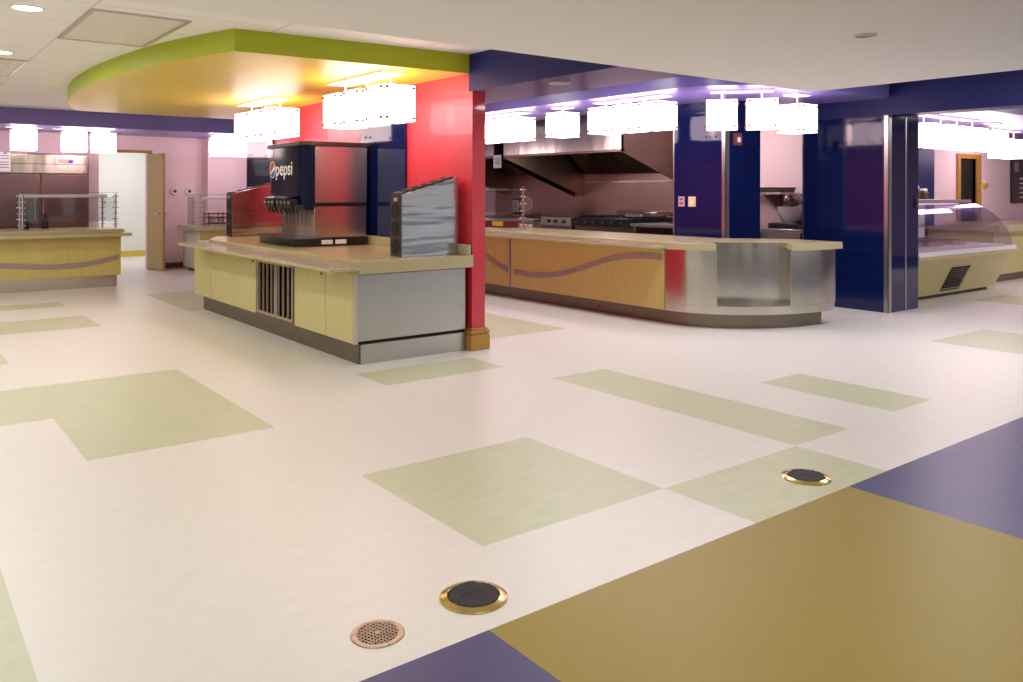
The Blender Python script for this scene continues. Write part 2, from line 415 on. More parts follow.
pendant('single glowing cube pendant beyond the four over the display case', (13.3, 5.4, 2.45), (-.15, .15, -.08, .08), [(0, 0)], drop=.12)
pendant('pair of glowing cube pendants farthest right, over the corner counter', (15.1, 5.9, 2.45), (-.4, .4, -.08, .08), [(-.22, 0), (.24, 0)], drop=.16)

# ================================================================== DRINKS ISLAND
isl = thing('drinks_island', 'free-standing drinks island with ochre doors against the red wall', 'counter', (3.1, 8.2, 0))
MB().box(3.10, 4.135, 6.04, 10.02, 0, .16).build('plinth', M['plinth_dark'], isl)
MB().box(3.11, 4.135, 6.02, 6.04, 0, .158).build('end_plinth', M['steel_sat'], isl)
MB().box(3.09, 4.148, 6.05, 10.24, .162, .73).build('carcass', M['dark'], isl)
MB().box(3.085, 4.135, 6.025, 6.05, .185, .725).build('end_panel', M['steel_sat'], isl, .003)
MB().box(3.06, 3.09, 6.03, 6.055, .165, .73).build('corner_post', M['alu'], isl)
def door(y0, y1, lock):
    d = MB().box(3.06, 3.089, y0+.003, y1-.003, .165, .733).build('door', M['laminate'], isl, .002)
    if lock:
        ly = y0+.07
        MB().cyl((3.06, ly, .69), (3.048, ly, .69), .011).build('lock', M['black'], d)
door(6.06, 6.58, False); door(6.58, 7.24, True); door(8.21, 8.86, True); door(8.86, 9.62, False)
MB().box(3.06, 3.089, 9.625, 10.24, .165, .733).build('filler_panel', M['laminate'], isl, .002)
def grille(y0, y1):
    m = MB(); z0, z1 = .185, .715
    m.box(3.055, 3.088, y0, y0+.03, z0, z1).box(3.055, 3.088, y1-.03, y1, z0, z1).box(3.055, 3.088, y0+.03, y1-.03, z0, z0+.025).box(3.055, 3.088, y0+.03, y1-.03, z1-.025, z1)
    g = m.build('grille_frame', M['steel'], isl)
    s = MB(); n = 4 if y1-y0 > .45 else 3
    for i in range(n):
        a = y0+.03+(y1-y0-.06)*i/n; w = (y1-y0-.06)/n
        s.prism([(3.062, a+.008), (3.085, a+.004), (3.085, a+w-.02), (3.062, a+w*.55)], z0+.025, z1-.025)
    s.build('vertical_slats', M['chrome'], g)
MB().box(3.062, 3.09, 7.245, 8.205, .165, .733).build('grille_back', M['steel_dark'], isl)
grille(7.27, 7.68); grille(7.69, 8.17)
MB().prism([(3.06, 5.955), (4.172, 5.955), (4.172, 10.3), (3.34, 10.3), (3.06, 9.7)], .735, .842).box(3.062, 4.17, 9.6, 10.28, .74, .80).build('stone_top', M['stone'], isl, .004)
ts = MB().box(2.78, 3.06, 5.90, 9.95, .772, .80)
ts.build('tray_slide', M['stone'], isl, .003)
for x in (2.81, 2.875, 2.94, 3.005): MB().box(x, x+.02, 5.93, 9.93, .80, .807).build('tray_rail', M['alu'], isl)
MB().box(4.12, 4.148, 5.96, 10.29, .842, .935).build('backsplash', M['stone'], isl, .003)

# ---- cup dispensers
def cup_dispenser(X0, y0, label, m_side):
    x0, x1, z0 = X0, 4.118, .843
    t = thing('cup_dispenser', label, 'cup dispenser', (x0, y0, z0), 'angled cup dispensers on the drinks island')
    prof = [(x0+.012, z0), (x1, z0), (x1, z0+.69), (x0+.012, z0+.53)]
    MB().prism(prof, y0, y0+.17, 'y').build('cabinet', m_side, t, .003)
    MB().box(x0, x0+.012, y0-.004, y0+.174, z0, z0+.54).build('face_plate', M['brown'], t, .002)
    for k in range(3):
        z = z0+.085+.155*k
        MB().cyl((x0-.004, y0+.087, z), (x0+.001, y0+.087, z), .066, n=28).build('cup_tube', M['dark'], t)
        MB().lathe([(.066, 0), (.072, .004), (.078, 0)], (0, 0, 0), 28)
    MB().box(x0-.002, x0, y0+.05, y0+.11, z0+.475, z0+.505).build('label_plate', M['pink_plate'], t)
    m = MB()
    for i in range(6):
        a = i/6; b = a+.09
        f = lambda q: (x0+.012+(x1-x0-.012)*q, z0+.532+.16*q)
        p, q = f(a), f(b)
        m.prism([(p[0], p[1]), (q[0], q[1]), (q[0], q[1]+.014), (p[0], p[1]+.014)], y0+.005, y0+.165, 'y')
    m.build('top_ribs', M['brown'], t)
    return t
cup_dispenser(3.53, 6.12, 'stainless cup dispenser with three holes beside the red pillar', M['steel_wavy'])
cup_dispenser(3.44, 10.06, 'cup dispenser reflecting red behind the soda machine', M['steel_wavy'])

# ---- soda machine
sm = thing('soda_machine', 'navy and stainless soda fountain machine on the drinks island', 'drink dispenser', (3.6, 8.4, .842))
z0 = .843
tray = [(3.60, 7.93), (4.14, 7.93), (4.08, 9.2), (3.60, 9.2), (3.38, 9.1), (3.28, 8.8), (3.26, 8.4), (3.30, 8.05), (3.36, 7.96)]
def scale_poly(p, d): return [((x-3.75)*(1+d)+3.75, (y-8.5)*(1+d*.6)+8.5) for x, y in p]
tb = MB(); k = len(tray); A = [(x, y, z0) for x, y in [(max(x, 3.36), y) for x, y in tray]]; Bq = [(x, y, z0+.085) for x, y in tray]
tb.add(A+Bq, [tuple(reversed(range(k))), tuple(range(k, 2*k))]+[(i, (i+1) % k, k+(i+1) % k, k+i) for i in range(k)])
to = tb.build('drip_tray', M['black'], sm, .006)
for yy in (3.63, 3.78): MB().box(yy, yy+.12, 7.926, 7.93, z0+.022, z0+.065).build('sticker', M['paper'], sm)
lc = [(3.57, 7.965), (4.14, 7.965), (4.09, 8.98), (3.62, 8.98), (3.57, 8.9)]
MB().prism(lc, z0+.085, 1.25).build('lower_cabinet', M['steel_soft'], sm, .003)
for i in range(7): MB().box(3.565, 3.57, 8.09+.115*i, 8.094+.115*i, 1.05, 1.24).build('front_groove', M['steel_dark'], sm)
MB().cyl((3.615, 7.965, 1.2), (3.615, 7.957, 1.2), .015).build('cabinet_screw', M['chrome'], sm)
MB().prism([(3.55, 7.957), (4.143, 7.957), (4.09, 8.98), (3.55, 8.98)], 1.25, 1.285).build('black_band', M['black'], sm)
MB().prism([(3.57, 7.96), (4.143, 7.96), (4.09, 8.98), (3.57, 8.98)], 1.285, 1.862).build('upper_cabinet', M['steel_soft'], sm, .003)
fc = [(3.57, 7.95)]+[(3.61-.16*math.sin(math.radians(a)), 8.11-.16*math.cos(math.radians(a))) for a in range(15, 91, 15)]+[(3.446, 8.5), (3.446, 8.8)]+\
     [(3.51-.06*math.cos(math.radians(a)), 8.93+.06*math.sin(math.radians(a))) for a in range(0, 91, 18)]+[(3.575, 8.99)]
MB().prism(fc, 1.235, 1.862).build('front_cover', M['machine_blue'], sm)
rf = [(3.42, 8.0), (3.52, 7.92), (4.148, 7.92), (4.09, 9.04), (3.5, 9.04), (3.42, 8.96)]
MB().prism(rf, 1.863, 1.905).build('roof', M['brown'], sm, .004)
vb = [(3.40, 8.06), (3.47, 8.0), (3.56, 8.0), (3.56, 8.97), (3.40, 8.97)]
vbo = MB().prism(vb, 1.215, 1.262).build('valve_rail', M['black'], sm)
for i, y in enumerate([8.13, 8.24, 8.35, 8.46, 8.62, 8.73, 8.84]):
    v = MB().box(3.36, 3.448, y-.045, y+.045, 1.235, 1.32).build('valve', M['black'], sm, .008)
    MB().box(3.353, 3.361, y-.016, y+.016, 1.275, 1.295).build('push_button', M['pink_plate'], v)
    MB().cyl((3.40, y, 1.235), (3.40, y, 1.185), .017, .012, n=12).build('nozzle', M['black'], v)
    MB().prism([(3.425, 1.22), (3.44, 1.22), (3.47, 1.16), (3.457, 1.16)], y-.014, y+.014, 'y').build('lever', M['black'], v)
for y0_, y1_ in ((8.09, 8.5), (8.58, 8.88)):
    MB().prism([(3.352, 1.318), (3.449, 1.345), (3.449, 1.352), (3.352, 1.328)], y0_, y1_, 'y').build('valve_hood', M['machine_blue'], sm)
sm.location.x -= .035; sm.location.y -= .15; sm.rotation_euler.z = -.045
# lettering
fcu = bpy.data.curves.new('lettering', 'FONT'); fcu.body = 'pepsi'; fcu.size = .205; fcu.extrude = .001; fcu.offset = .0035; fcu.align_x = 'LEFT'
fob = bpy.data.objects.new('lettering_src', fcu); COL.objects.link(fob)
bpy.context.view_layer.update()
dg = bpy.context.evaluated_depsgraph_get()
tme = bpy.data.meshes.new_from_object(fob.evaluated_get(dg)); bpy.data.objects.remove(fob)
tx = [v.co.x for v in tme.vertices]; w = max(tx)-min(tx); mn = min(tx)
for v in tme.vertices:
    u = (v.co.x-mn)/w; yy = 8.742-u*.49
    v.co = Vector((3.4425-v.co.z, yy, 1.573+v.co.y))-Vector((3.6, 8.4, .842))
tme.materials.clear(); tme.materials.append(M['logo_white'])
lo = bpy.data.objects.new('lettering', tme); COL.objects.link(lo); lo.parent = sm
# round emblem: red top, white wave, blue bottom
ec, er = (8.852, 1.635), .092
def emb(f0, f1, x, m, name):
    n = 24; up = []; dn = []
    for i in range(n+1):
        u = -1+2*i/n; c = math.sqrt(max(0, 1-u*u))*.9
        a = min(max(f1(u), -c), c); b = min(max(f0(u), -c), c)
        up.append((ec[0]-u*er*.9, ec[1]+a*er)); dn.append((ec[0]-u*er*.9, ec[1]+b*er))
    mm = MB()
    for i in range(n):
        mm.add([(x, *up[i]), (x, *up[i+1]), (x, *dn[i+1]), (x, *dn[i])], [(0, 1, 2, 3)])
    mm.build(name, m, sm, origin=(3.6, 8.4, .842), smooth=False)
dm = MB().cyl((3.4465, *ec), (3.4415, *ec), er, n=40); dm.build('emblem', M['logo_white'], sm, origin=(3.6, 8.4, .842))
emb(lambda u: .05+.28*u+.15*math.sin(u*2.4), lambda u: 1.2, 3.4405, M['logo_red'], 'emblem_red')
emb(lambda u: -1.2, lambda u: -.32+.16*u-.2*math.sin(u*2.4)*-.6, 3.4405, M['logo_blue'], 'emblem_blue')

# ================================================================== SERVING COUNTER
sv = thing('serving_counter', 'long serving counter with wavy stripe and rounded stainless end', 'counter', (7.1, 8, 0))
pp = [(6.72, 11.2)]+corner(1.28, .97)+[(8.0, 5.4), (7.6, 5.9), (7.6, 11.2)]
MB().prism(pp, 0, .15).build('plinth', M['plinth_dark'], sv)
def ptsA(rx, ry): return corner(rx, ry, 0, 30, 10)
def ptsB(rx, ry): return corner(rx, ry, 66, 90, 8)
def notched(rx, ry, xr, back, off=0):
    a = ptsA(rx, ry); b = ptsB(rx, ry)
    return [(8.0-rx, 11.2)]+a+[(7.08, 5.68), (7.66, 5.16)]+b+[(xr, 4.85+back), (xr, 5.42), (7.62+back, 5.97), (7.62+back, 11.2)]
fullp = [(6.62, 11.2)]+corner(1.38, 1.07)+[(8.1, 4.86), (8.1, 5.42), (7.62, 5.97), (7.62, 11.2)]
MB().prism(fullp, .152, .235).build('lower_apron', M['steel'], sv)
MB().prism(notched(1.38, 1.07, 8.1, 0), .236, .80).build('end_shell', M['steel'], sv)
sl = [(6.57, 11.25)]+corner(1.43, 1.12, 0, 30, 10)+[(7.05, 5.65), (7.63, 5.13)]+corner(1.43, 1.12, 65, 90, 8)+[(8.16, 4.80), (8.16, 5.46), (7.66, 6.02), (7.66, 11.25)]
MB().prism(sl, .802, .875).build('stone_top', M['stone'], sv, .004)
nb = MB()
def quad(p, q, d):
    a, b = Vector((p[0], p[1], 0)), Vector((q[0], q[1], 0)); n = (b-a).cross(Vector((0, 0, 1))).normalized()*d
    return [(p[0], p[1]), (q[0], q[1]), (q[0]+n.x, q[1]+n.y), (p[0]+n.x, p[1]+n.y)]
nb.prism(quad((7.04, 5.65), (7.63, 5.125), .012), .236, .868)
nb.prism(quad((7.63, 5.12), (7.44, 4.94), .012), .236, .80)
nb.build('niche_lining', M['steel'], sv)
def panel(y0, y1):
    return MB().box(6.6, 6.621, y0, y1, .155, .80).build('front_panel', M['laminate_gold'], sv, .002)
p1 = panel(5.93, 8.57); p2 = panel(8.62, 11.2)
MB().box(6.595, 6.62, 8.575, 8.615, .155, .80).build('joint_strip', M['steel_sat'], sv)
wave = [(5.94, .705), (6.13, .715), (6.4, .70), (6.7, .655), (7.0, .565), (7.3, .47), (7.61, .395), (7.95, .352), (8.25, .345), (8.5, .362)]
wave2 = [(8.63, .375), (8.83, .42), (9.0, .48), (9.2, .56), (9.5, .65), (9.9, .71), (10.4, .7), (11.1, .55)]
def stripe(pts, parent):
    m = MB(); fine = []
    for (a, b), (c, d) in zip(pts, pts[1:]):
        for i in range(4): fine.append((a+(c-a)*i/4, b+(d-b)*i/4))
    fine.append(pts[-1])
    # smooth
    for _ in range(3): fine = [fine[0]]+[(q[0], (p[1]+2*q[1]+r[1])/4) for p, q, r in zip(fine, fine[1:], fine[2:])]+[fine[-1]]
    w = .032
    poly = [(a, b+w) for a, b in fine]+[(a, b-w) for a, b in reversed(fine)]
    n = len(fine)
    for i in range(n-1):
        m.prism([(fine[i][0], fine[i][1]-w), (fine[i+1][0], fine[i+1][1]-w), (fine[i+1][0], fine[i+1][1]+w), (fine[i][0], fine[i][1]+w)], 6.592, 6.6, 'x')
    m.build('wavy_stripe', M['stripe'], parent)
stripe(wave, p1); stripe(wave2, p2)
tr_ = MB().box(6.34, 6.57, 5.86, 11.2, .815, .845)
tr_.build('tray_slide', M['stone'], sv, .003)
for x in (6.36, 6.41, 6.46, 6.51): MB().box(x, x+.018, 5.88, 11.15, .845, .852).build('tray_rail', M['alu'], sv)
MB().cyl((6.692, 7.0, .07), (6.685, 7.0, .07), .012).build('plinth_catch', M['black'], sv)

# ---- sneeze guard on it
def sneeze_guard(name, label, loc, posts, glass, knobs_axis, base, top):
    t = thing(name, label, 'sneeze guard', loc, 'glass sneeze guards')
    for (x, y) in posts:
        p = MB().cyl((x, y, base), (x, y, top), .014, n=12).build('post', M['chrome'], t)
        nk = 6
        for i in range(nk):
            z = base+.06+(top-base-.1)*i/(nk-1)
            s = .036 if i % 2 else .026
            d = Vector(knobs_axis); k = MB()
            k.cyl(Vector((x, y, z))-d*s, Vector((x, y, z))+d*s, .006, n=8); k.ball(Vector((x, y, z))-d*s, .010, 8); k.ball(Vector((x, y, z))+d*s, .010, 8)
            k.build('clamp_knob', M['chrome'], p)
    return t
g1 = sneeze_guard('sneeze_guard', 'sneeze guard with knobbed chrome post on the serving counter', (7.2, 9.1, .876), [(7.2, 9.07), (7.2, 10.6)], None, (.75, -.65, 0), .876, 1.47)
MB().box(7.17, 7.178, 9.1, 10.6, 1.1, 1.44).build('glass_pane', M['glass'], g1)
MB().box(6.98, 7.4, 9.1, 10.6, 1.455, 1.463).build('glass_top', M['glass'], g1)
MB().cyl((7.2, 9.07, 1.43), (7.2, 10.6, 1.43), .008, n=8).build('rail', M['chrome'], g1)

# ================================================================== LEFT COUNTER
lcn = thing('serving_counter', 'gold-fronted counter with one curved stripe in front of the refrigerator', 'counter', (1, 13.5, 0))
MB().box(-1.2, 2.82, 13.16, 13.9, 0, .17).build('plinth', M['steel'], lcn)
MB().box(-1.2, 2.86, 13.1, 13.95, .172, .74).build('front_panel', M['laminate_gold'], lcn, .003)
MB().box(-1.2, 2.9, 13.06, 13.98, .795, .845).build('stone_top', M['stone'], lcn, .004)
MB().box(-1.2, 2.97, 12.9, 13.06, .745, .79).build('tray_slide', M['stone'], lcn, .004)
MB().box(-1.2, 2.86, 13.06, 13.95, .742, .795).build('top_rail', M['laminate_gold'], lcn)
ww = [(1.1, .395), (1.34, .385), (1.56, .365), (1.78, .345), (2.0, .33), (2.2, .335), (2.4, .35), (2.6, .385), (2.83, .44)]
m = MB()
for (a, b), (c, d) in zip(ww, ww[1:]): m.prism([(a, b-.035), (c, d-.035), (c, d+.035), (a, b+.035)], 13.09, 13.1, 'y')
m.build('curved_stripe', M['stripe'], lcn)
g2 = sneeze_guard('sneeze_guard', 'sneeze guard with lit top tube on the left counter', (2.2, 13.5, .846), [(1.64, 13.35), (1.64, 13.65), (2.72, 13.65), (2.85, 13.4)], None, (1, 0, 0), .846, 1.36)
MB().cyl((1.64, 13.5, 1.325), (2.75, 13.5, 1.325), .026, n=14).build('top_tube', M['white'], g2)
MB().box(1.62, 2.86, 13.3, 13.7, 1.375, 1.383).build('glass_top', M['glass'], g2)
MB().box(1.66, 2.82, 13.34, 13.346, .95, 1.31).build('glass_pane', M['glass'], g2)
for i, x in enumerate((1.73, 1.98)):
    t = thing('bottle', ['dark bottle behind the sneeze guard on left counter, left of the pair', 'dark bottle behind the sneeze guard on left counter, right of the pair'][i], 'bottle', (x, 13.8, .846), 'dark bottles on the left counter')
    MB().lathe([(0, 0), (.05, 0), (.052, .1), (.045, .15), (.02, .18), (.018, .2), (0, .2)], (x, 13.8, .846), 16).build('body', M['black'], t)
    MB().cyl((x, 13.8, 1.046), (x, 13.8, 1.07), .02, n=12).build('cap', M['dark'], t)

# ---- refrigerator
fr = thing('refrigerator', 'tall two-door stainless refrigerator behind the left counter', 'refrigerator', (2.08, 15.3, 0))
MB().box(1.33, 2.79, 15.02, 15.69, 0, 2.0).build('cabinet', M['steel_dark'], fr, .004)
for a, b in ((1.345, 2.065), (2.095, 2.76)):
    d = MB().box(a, b, 14.97, 15.02, .12, 1.66).build('door', M['fridge'], fr, .006)
    hx = b-.06 if a < 2 else a+.03
    MB().tube([(hx, 14.97, .95), (hx, 14.93, .95), (hx, 14.93, 1.25), (hx, 14.97, 1.25)], .01).build('handle', M['chrome'], d)
hp = MB().box(1.345, 2.76, 14.97, 15.02, 1.68, 1.98).build('header_panel', M['steel'], fr, .006)
MB().box(1.35, 2.75, 14.966, 14.97, 1.825, 1.832).build('header_groove', M['dark'], fr)
pl_ = MB().box(2.33, 2.55, 14.964, 14.97, 1.85, 1.91).build('badge', M['pink_plate'], fr)
MB().ball((2.51, 14.962, 1.875), .035, 14, 1.1, .1, .7).build('badge_emblem', M['logo_blue'], fr)
np_ = B(1.5, 1.67, 14.955, 14.96, 1.70, 2.0).build('notice', M['paper'], None, origin=(1.58, 14.957, 1.70))
tag(np_, 'white printed notice taped to the refrigerator top at the photo edge', 'notice')
mm = MB()
for z in (1.76, 1.80, 1.84, 1.90, 1.94): mm.box(1.53, 1.65, 14.9535, 14.955, z, z+.01)
mm.build('print_lines', M['ink'], np_)
MB().ball((1.6, 14.954, 1.985), .02, 10, 1.4, .1, .6).build('notice_emblem', M['logo_blue'], np_)

# ---- round wall devices and switch
for i, x in enumerate((4.33, 4.59)):
    t = thing('wall_bell', ['round white wall device nearer the open door', 'round white wall device beside the wall corner'][i], 'alarm bell', (x, 15.7, 1.4), 'round devices on the pink wall')
    MB().cyl((x, 15.7, 1.4), (x, 15.66, 1.4), .075, .068, n=28).build('ring', M['white'], t)
    MB().cyl((x, 15.66, 1.4), (x, 15.645, 1.4), .03, .022, n=16).build('centre', M['baseb'], t)
t = thing('light_switch', 'small white light switch on the white wall beyond the door', 'switch', (3.83, 19, 1.16))
MB().box(3.76, 3.9, 18.985, 18.999, 1.06, 1.26).build('plate', M['white'], t, .004)
MB().box(3.81, 3.85, 18.975, 18.985, 1.13, 1.19).build('rocker', M['pink_plate'], t)

# ---- rear counter with guard
rc = thing('serving_counter', 'small rear counter with pale end panel behind the drinks island', 'counter', (5.2, 14.9, 0))
MB().box(4.45, 6.5, 14.56, 15.3, 0, .15).build('plinth', M['steel_dark'], rc)
MB().box(4.39, 4.42, 14.5, 15.36, .05, .72).build('end_panel', M['green_plate'], rc, .003)
MB().box(4.42, 6.5, 14.5, 15.36, .152, .72).build('front_panel', M['laminate_gold'], rc, .003)
MB().box(4.29, 6.5, 14.3, 15.36, .722, .80).build('stone_top', M['stone'], rc, .004)
g3 = sneeze_guard('sneeze_guard', 'sneeze guard on the small rear counter behind the drinks island', (4.6, 14.6, .801), [(4.35, 14.62), (4.46, 14.5), (5.9, 14.5)], None, (.8, -.6, 0), .801, 1.33)
MB().box(4.36, 5.9, 14.44, 14.9, 1.335, 1.343).build('glass_top', M['glass'], g3)
MB().box(4.30, 4.306, 14.5, 14.8, .83, 1.3).build('glass_end', M['glass'], g3)
MB().cyl((4.46, 14.5, 1.28), (5.9, 14.5, 1.28), .025, n=12).build('top_tube', M['white'], g3)
MB().cyl((4.46, 14.5, 1.12), (5.9, 14.5, 1.12), .012, n=12).build('lower_rail', M['white'], g3)
pt = thing('condiment_rack', 'dark wire rack of condiments on the small rear counter', 'rack', (4.9, 14.9, .801))
m = MB()
for z in (.83, .93, 1.0): m.tube([(4.65, 14.75, z), (5.15, 14.75, z), (5.15, 15.0, z), (4.65, 15.0, z), (4.65, 14.75, z)], .008, 8)
for x in (4.65, 4.9, 5.15): m.cyl((x, 14.75, .801), (x, 14.75, 1.03), .008, n=8); m.cyl((x, 15.0, .801), (x, 15.0, 1.03), .008, n=8)
m.build('wire_frame', M['black'], pt)
for i in range(3): MB().lathe([(0, 0), (.06, 0), (.07, .12), (0, .12)], (4.74+.16*i, 14.87, .84), 14).build('cup', M['pink_plate'], pt)

# ================================================================== KITCHEN
def hood(y0, y1, label):
    t = thing('range_hood', label, 'range hood', (9.4, (y0+y1)/2, 2.0), 'stainless range hoods')
    MB().box(8.5, 8.53, y0, y1, 2.02, 2.7).build('front_face', M['steel'], t)
    MB().box(8.5, 8.56, y0, y1, 1.985, 2.02).build('front_lip', M['steel_dark'], t)
    MB().box(8.53, 10.2, y0+.02, y1-.02, 2.14, 2.18).build('inner_top', M['dark'], t)
    for a, b in ((y0, y0+.02), (y1-.02, y1)):
        MB().prism([(8.5, 1.98), (10.39, 1.30), (10.39, 2.7), (8.5, 2.7)], a, b, 'y').build('end_panel', M['steel_dark'], t)
    m = MB(); n = 5
    for i in range(n):
        a = y0+.1+(y1-y0-.2)*i/n; b = y0+.1+(y1-y0-.2)*(i+1)/n-.02
        m.prism([(9.85, 2.13), (10.3, 1.72), (10.33, 1.75), (9.88, 2.14)], a, b, 'y')
    m.build('baffle_filters', M['steel_dark'], t)
    return t
hood(8.42, 11.26, 'wide stainless range hood over the griddle, right of the hanging tag')
hood(11.5, 13.6, 'farther range hood half hidden by the red pillar')
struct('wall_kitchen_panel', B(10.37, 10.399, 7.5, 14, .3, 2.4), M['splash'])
struct('trim_3', B(10.35, 10.37, 8.45, 11.2, 1.56, 1.60), M['steel'])
ht = B(8.488, 8.496, 11.3, 11.52, 1.81, 2.03).build('hanging_tag', M['paper'], None, origin=(8.49, 11.41, 2.03))
tag(ht, 'pink paper tag hanging from the corner of the range hood', 'tag')
m = MB()
for z in (1.88, 1.92, 1.96): m.box(8.486, 8.488, 11.34, 11.48, z, z+.012)
m.build('print_lines', M['ink'], ht)

rg = thing('griddle_range', 'steel griddle with three knobs on its front behind the counter', 'griddle', (9.5, 10.4, 0))
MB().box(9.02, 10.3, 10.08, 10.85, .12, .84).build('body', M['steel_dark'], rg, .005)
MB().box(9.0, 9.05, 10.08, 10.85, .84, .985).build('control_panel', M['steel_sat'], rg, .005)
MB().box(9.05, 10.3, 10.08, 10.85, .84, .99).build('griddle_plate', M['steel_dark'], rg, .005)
for y in (10.25, 10.45, 10.62):
    MB().cyl((9.0, y, .91), (8.97, y, .91), .028, n=16).build('knob', M['black'], rg)
lg = MB()
for x in (9.1, 10.2):
    for y in (10.15, 10.8): lg.cyl((x, y, 0), (x, y, .12), .025)
lg.build('feet', M['chrome'], rg)
br = thing('charbroiler', 'black charbroiler between the griddle and the steel prep table', 'grill', (9.5, 9.4, 0))
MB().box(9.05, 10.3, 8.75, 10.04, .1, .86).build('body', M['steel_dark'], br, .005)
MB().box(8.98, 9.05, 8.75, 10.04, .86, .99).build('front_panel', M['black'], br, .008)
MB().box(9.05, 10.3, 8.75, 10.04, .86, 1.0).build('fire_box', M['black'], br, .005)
m = MB()
for i in range(24): m.box(9.08, 10.0, 8.8+.05*i, 8.815+.05*i, 1.0, 1.018)
m.build('grate', M['black'], br)
MB().box(10.0, 10.3, 8.75, 10.04, 1.0, 1.09).build('back_guard', M['steel_dark'], br, .004)
for i in range(6):
    MB().cyl((8.98, 8.9+.2*i, .92), (8.955, 8.9+.2*i, .92), .022, n=12).build('knob', M['steel_dark'], br)
lg = MB()
for x in (9.12, 10.2):
    for y in (8.85, 9.95): lg.cyl((x, y, 0), (x, y, .1), .025)
lg.build('feet', M['chrome'], br)
def table(name, label, x0, x1, y0, y1, z, m=None):
    t = thing(name, label, 'table', ((x0+x1)/2, (y0+y1)/2, 0), 'stainless prep tables')
    MB().box(x0, x1, y0, y1, z-.04, z).build('tabletop', m or M['steel_sat'], t, .004)
    for x in (x0+.05, x1-.05):
        for y in (y0+.05, y1-.05): MB().cyl((x, y, 0), (x, y, z-.04), .02, n=12).build('leg', M['chrome'], t)
    MB().box(x0+.03, x1-.03, y0+.03, y1-.03, .28, .3).build('undershelf', m or M['steel_sat'], t)
    return t
table('prep_table', 'steel prep table right of the charbroiler beside the navy column', 8.95, 10.3, 7.45, 8.7, .93)
for i, (y, r, h) in enumerate(((8.45, .12, .12), (8.1, .1, .14))):
    x = 9.7; z = .931
    t = thing('cooking_pot', ['dark pot on the prep table, closer to the charbroiler', 'dark pot on the prep table, closer to the navy column'][i], 'pot', (x, y, z), 'pots on the prep table')
    MB().lathe([(0, 0), (r, 0), (r, h), (r-.008, h), (r-.01, .01), (0, .01)], (x, y, z), 20).build('body', M['black'], t)
    MB().tube([(x-r, y-.04, z+h*.75), (x-r-.04, y-.04, z+h*.78), (x-r-.04, y+.04, z+h*.78), (x-r, y+.04, z+h*.75)], .008).build('handle', M['steel_dark'], t)
t = thing('sheet_pan', 'shallow steel pan of utensils on the charbroiler edge', 'pan', (9.5, 8.9, 1.019))
MB().box(9.3, 9.75, 8.78, 9.15, 1.019, 1.03).box(9.3, 9.75, 8.78, 8.79, 1.03, 1.06).box(9.3, 9.75, 9.14, 9.15, 1.03, 1.06).box(9.3, 9.31, 8.79, 9.14, 1.03, 1.06).box(9.74, 9.75, 8.79, 9.14, 1.03, 1.06).build('tray', M['pan'], t)
m = MB()
for i in range(4): m.cyl((9.36, 8.83+.08*i, 1.05), (9.7, 8.86+.07*i, 1.075), .009, n=8)
m.build('utensils', M['chrome'], t)
# far kitchen run by the pillar
table('prep_table', 'long steel prep table far back behind the sneeze guard', 8.9, 10.3, 10.95, 13.4, .93)
t = thing('food_slicer', 'grey countertop slicer standing on the far prep table', 'slicer', (9.4, 11.9, .931))
MB().box(9.2, 9.7, 11.65, 12.1, .931, 1.0).build('base', M['steel_dark'], t, .01)
MB().cyl((9.45, 11.8, 1.16), (9.45, 11.84, 1.16), .16, n=28).build('blade', M['chrome'], t)
MB().box(9.3, 9.6, 11.86, 12.05, 1.0, 1.28).build('motor_housing', M['steel_sat'], t, .03)
t = thing('food_warmer', 'low red-fronted food warmer on serving counter by the red pillar', 'food warmer', (7.35, 10.3, .876))
MB().box(7.25, 7.6, 9.55, 10.9, .876, .97).build('body', M['dull_red'], t, .005)
MB().box(7.27, 7.58, 9.58, 10.87, .97, .985).build('lid', M['steel_sat'], t, .003)
MB().box(7.243, 7.25, 9.6, 9.86, .90, .965).build('yellow_sign', M['yellow_label'], t)
for i, y in enumerate((9.2, 9.36)):
    t = thing('steel_container', ['small steel container at the foot of the knobbed post', 'small steel container between knobbed post and red warmer'][i], 'container', (7.42, y, .876), 'steel containers on the serving counter')
    MB().lathe([(0, 0), (.06, 0), (.065, .06), (.07, .065), (.058, .065), (.055, .01), (0, .01)], (7.42, y, .876), 20).build('bowl', M['pan'], t)
    MB().cyl((7.42, y, .94), (7.42, y, .947), .05, n=18).build('lid', M['steel_sat'], t)

# opening between the columns: shelf, table, covered mixer
ws = thing('wall_shelf', 'steel wall shelf seen between the two navy columns', 'shelf', (10.35, 7.3, 1.38))
MB().box(9.85, 10.395, 6.72, 7.9, 1.37, 1.395).build('board', M['steel_sat'], ws, .003)
for y in (7.05, 7.7): MB().prism([(9.95, 1.37), (10.395, 1.37), (10.395, 1.10), (10.36, 1.10)], y, y+.03, 'y').build('bracket', M['steel_dark'], ws)
t = thing('tray', 'dark tray lying on the wall shelf between the columns', 'tray', (10.1, 7.1, 1.396))
MB().prism([(9.9, 1.396), (10.3, 1.396), (10.33, 1.46), (9.87, 1.46)], 6.80, 7.35, 'y').build('pan', M['brown'], t)
MB().box(9.86, 10.34, 6.79, 7.36, 1.46, 1.47).build('rim', M['brown'], t)
table('prep_table', 'pink-lit steel worktable below the wall shelf between columns', 9.75, 10.38, 6.31, 7.42, .90)
mx = thing('countertop_mixer', 'clear-wrapped kitchen mixer on the worktable between the columns', 'mixer', (10.0, 6.6, .901))
MB().box(9.75, 10.3, 6.4, 6.85, .901, .98).build('base', M['black'], mx, .01)
MB().box(10.05, 10.25, 6.52, 6.7, .98, 1.32).build('column', M['steel_sat'], mx, .04)
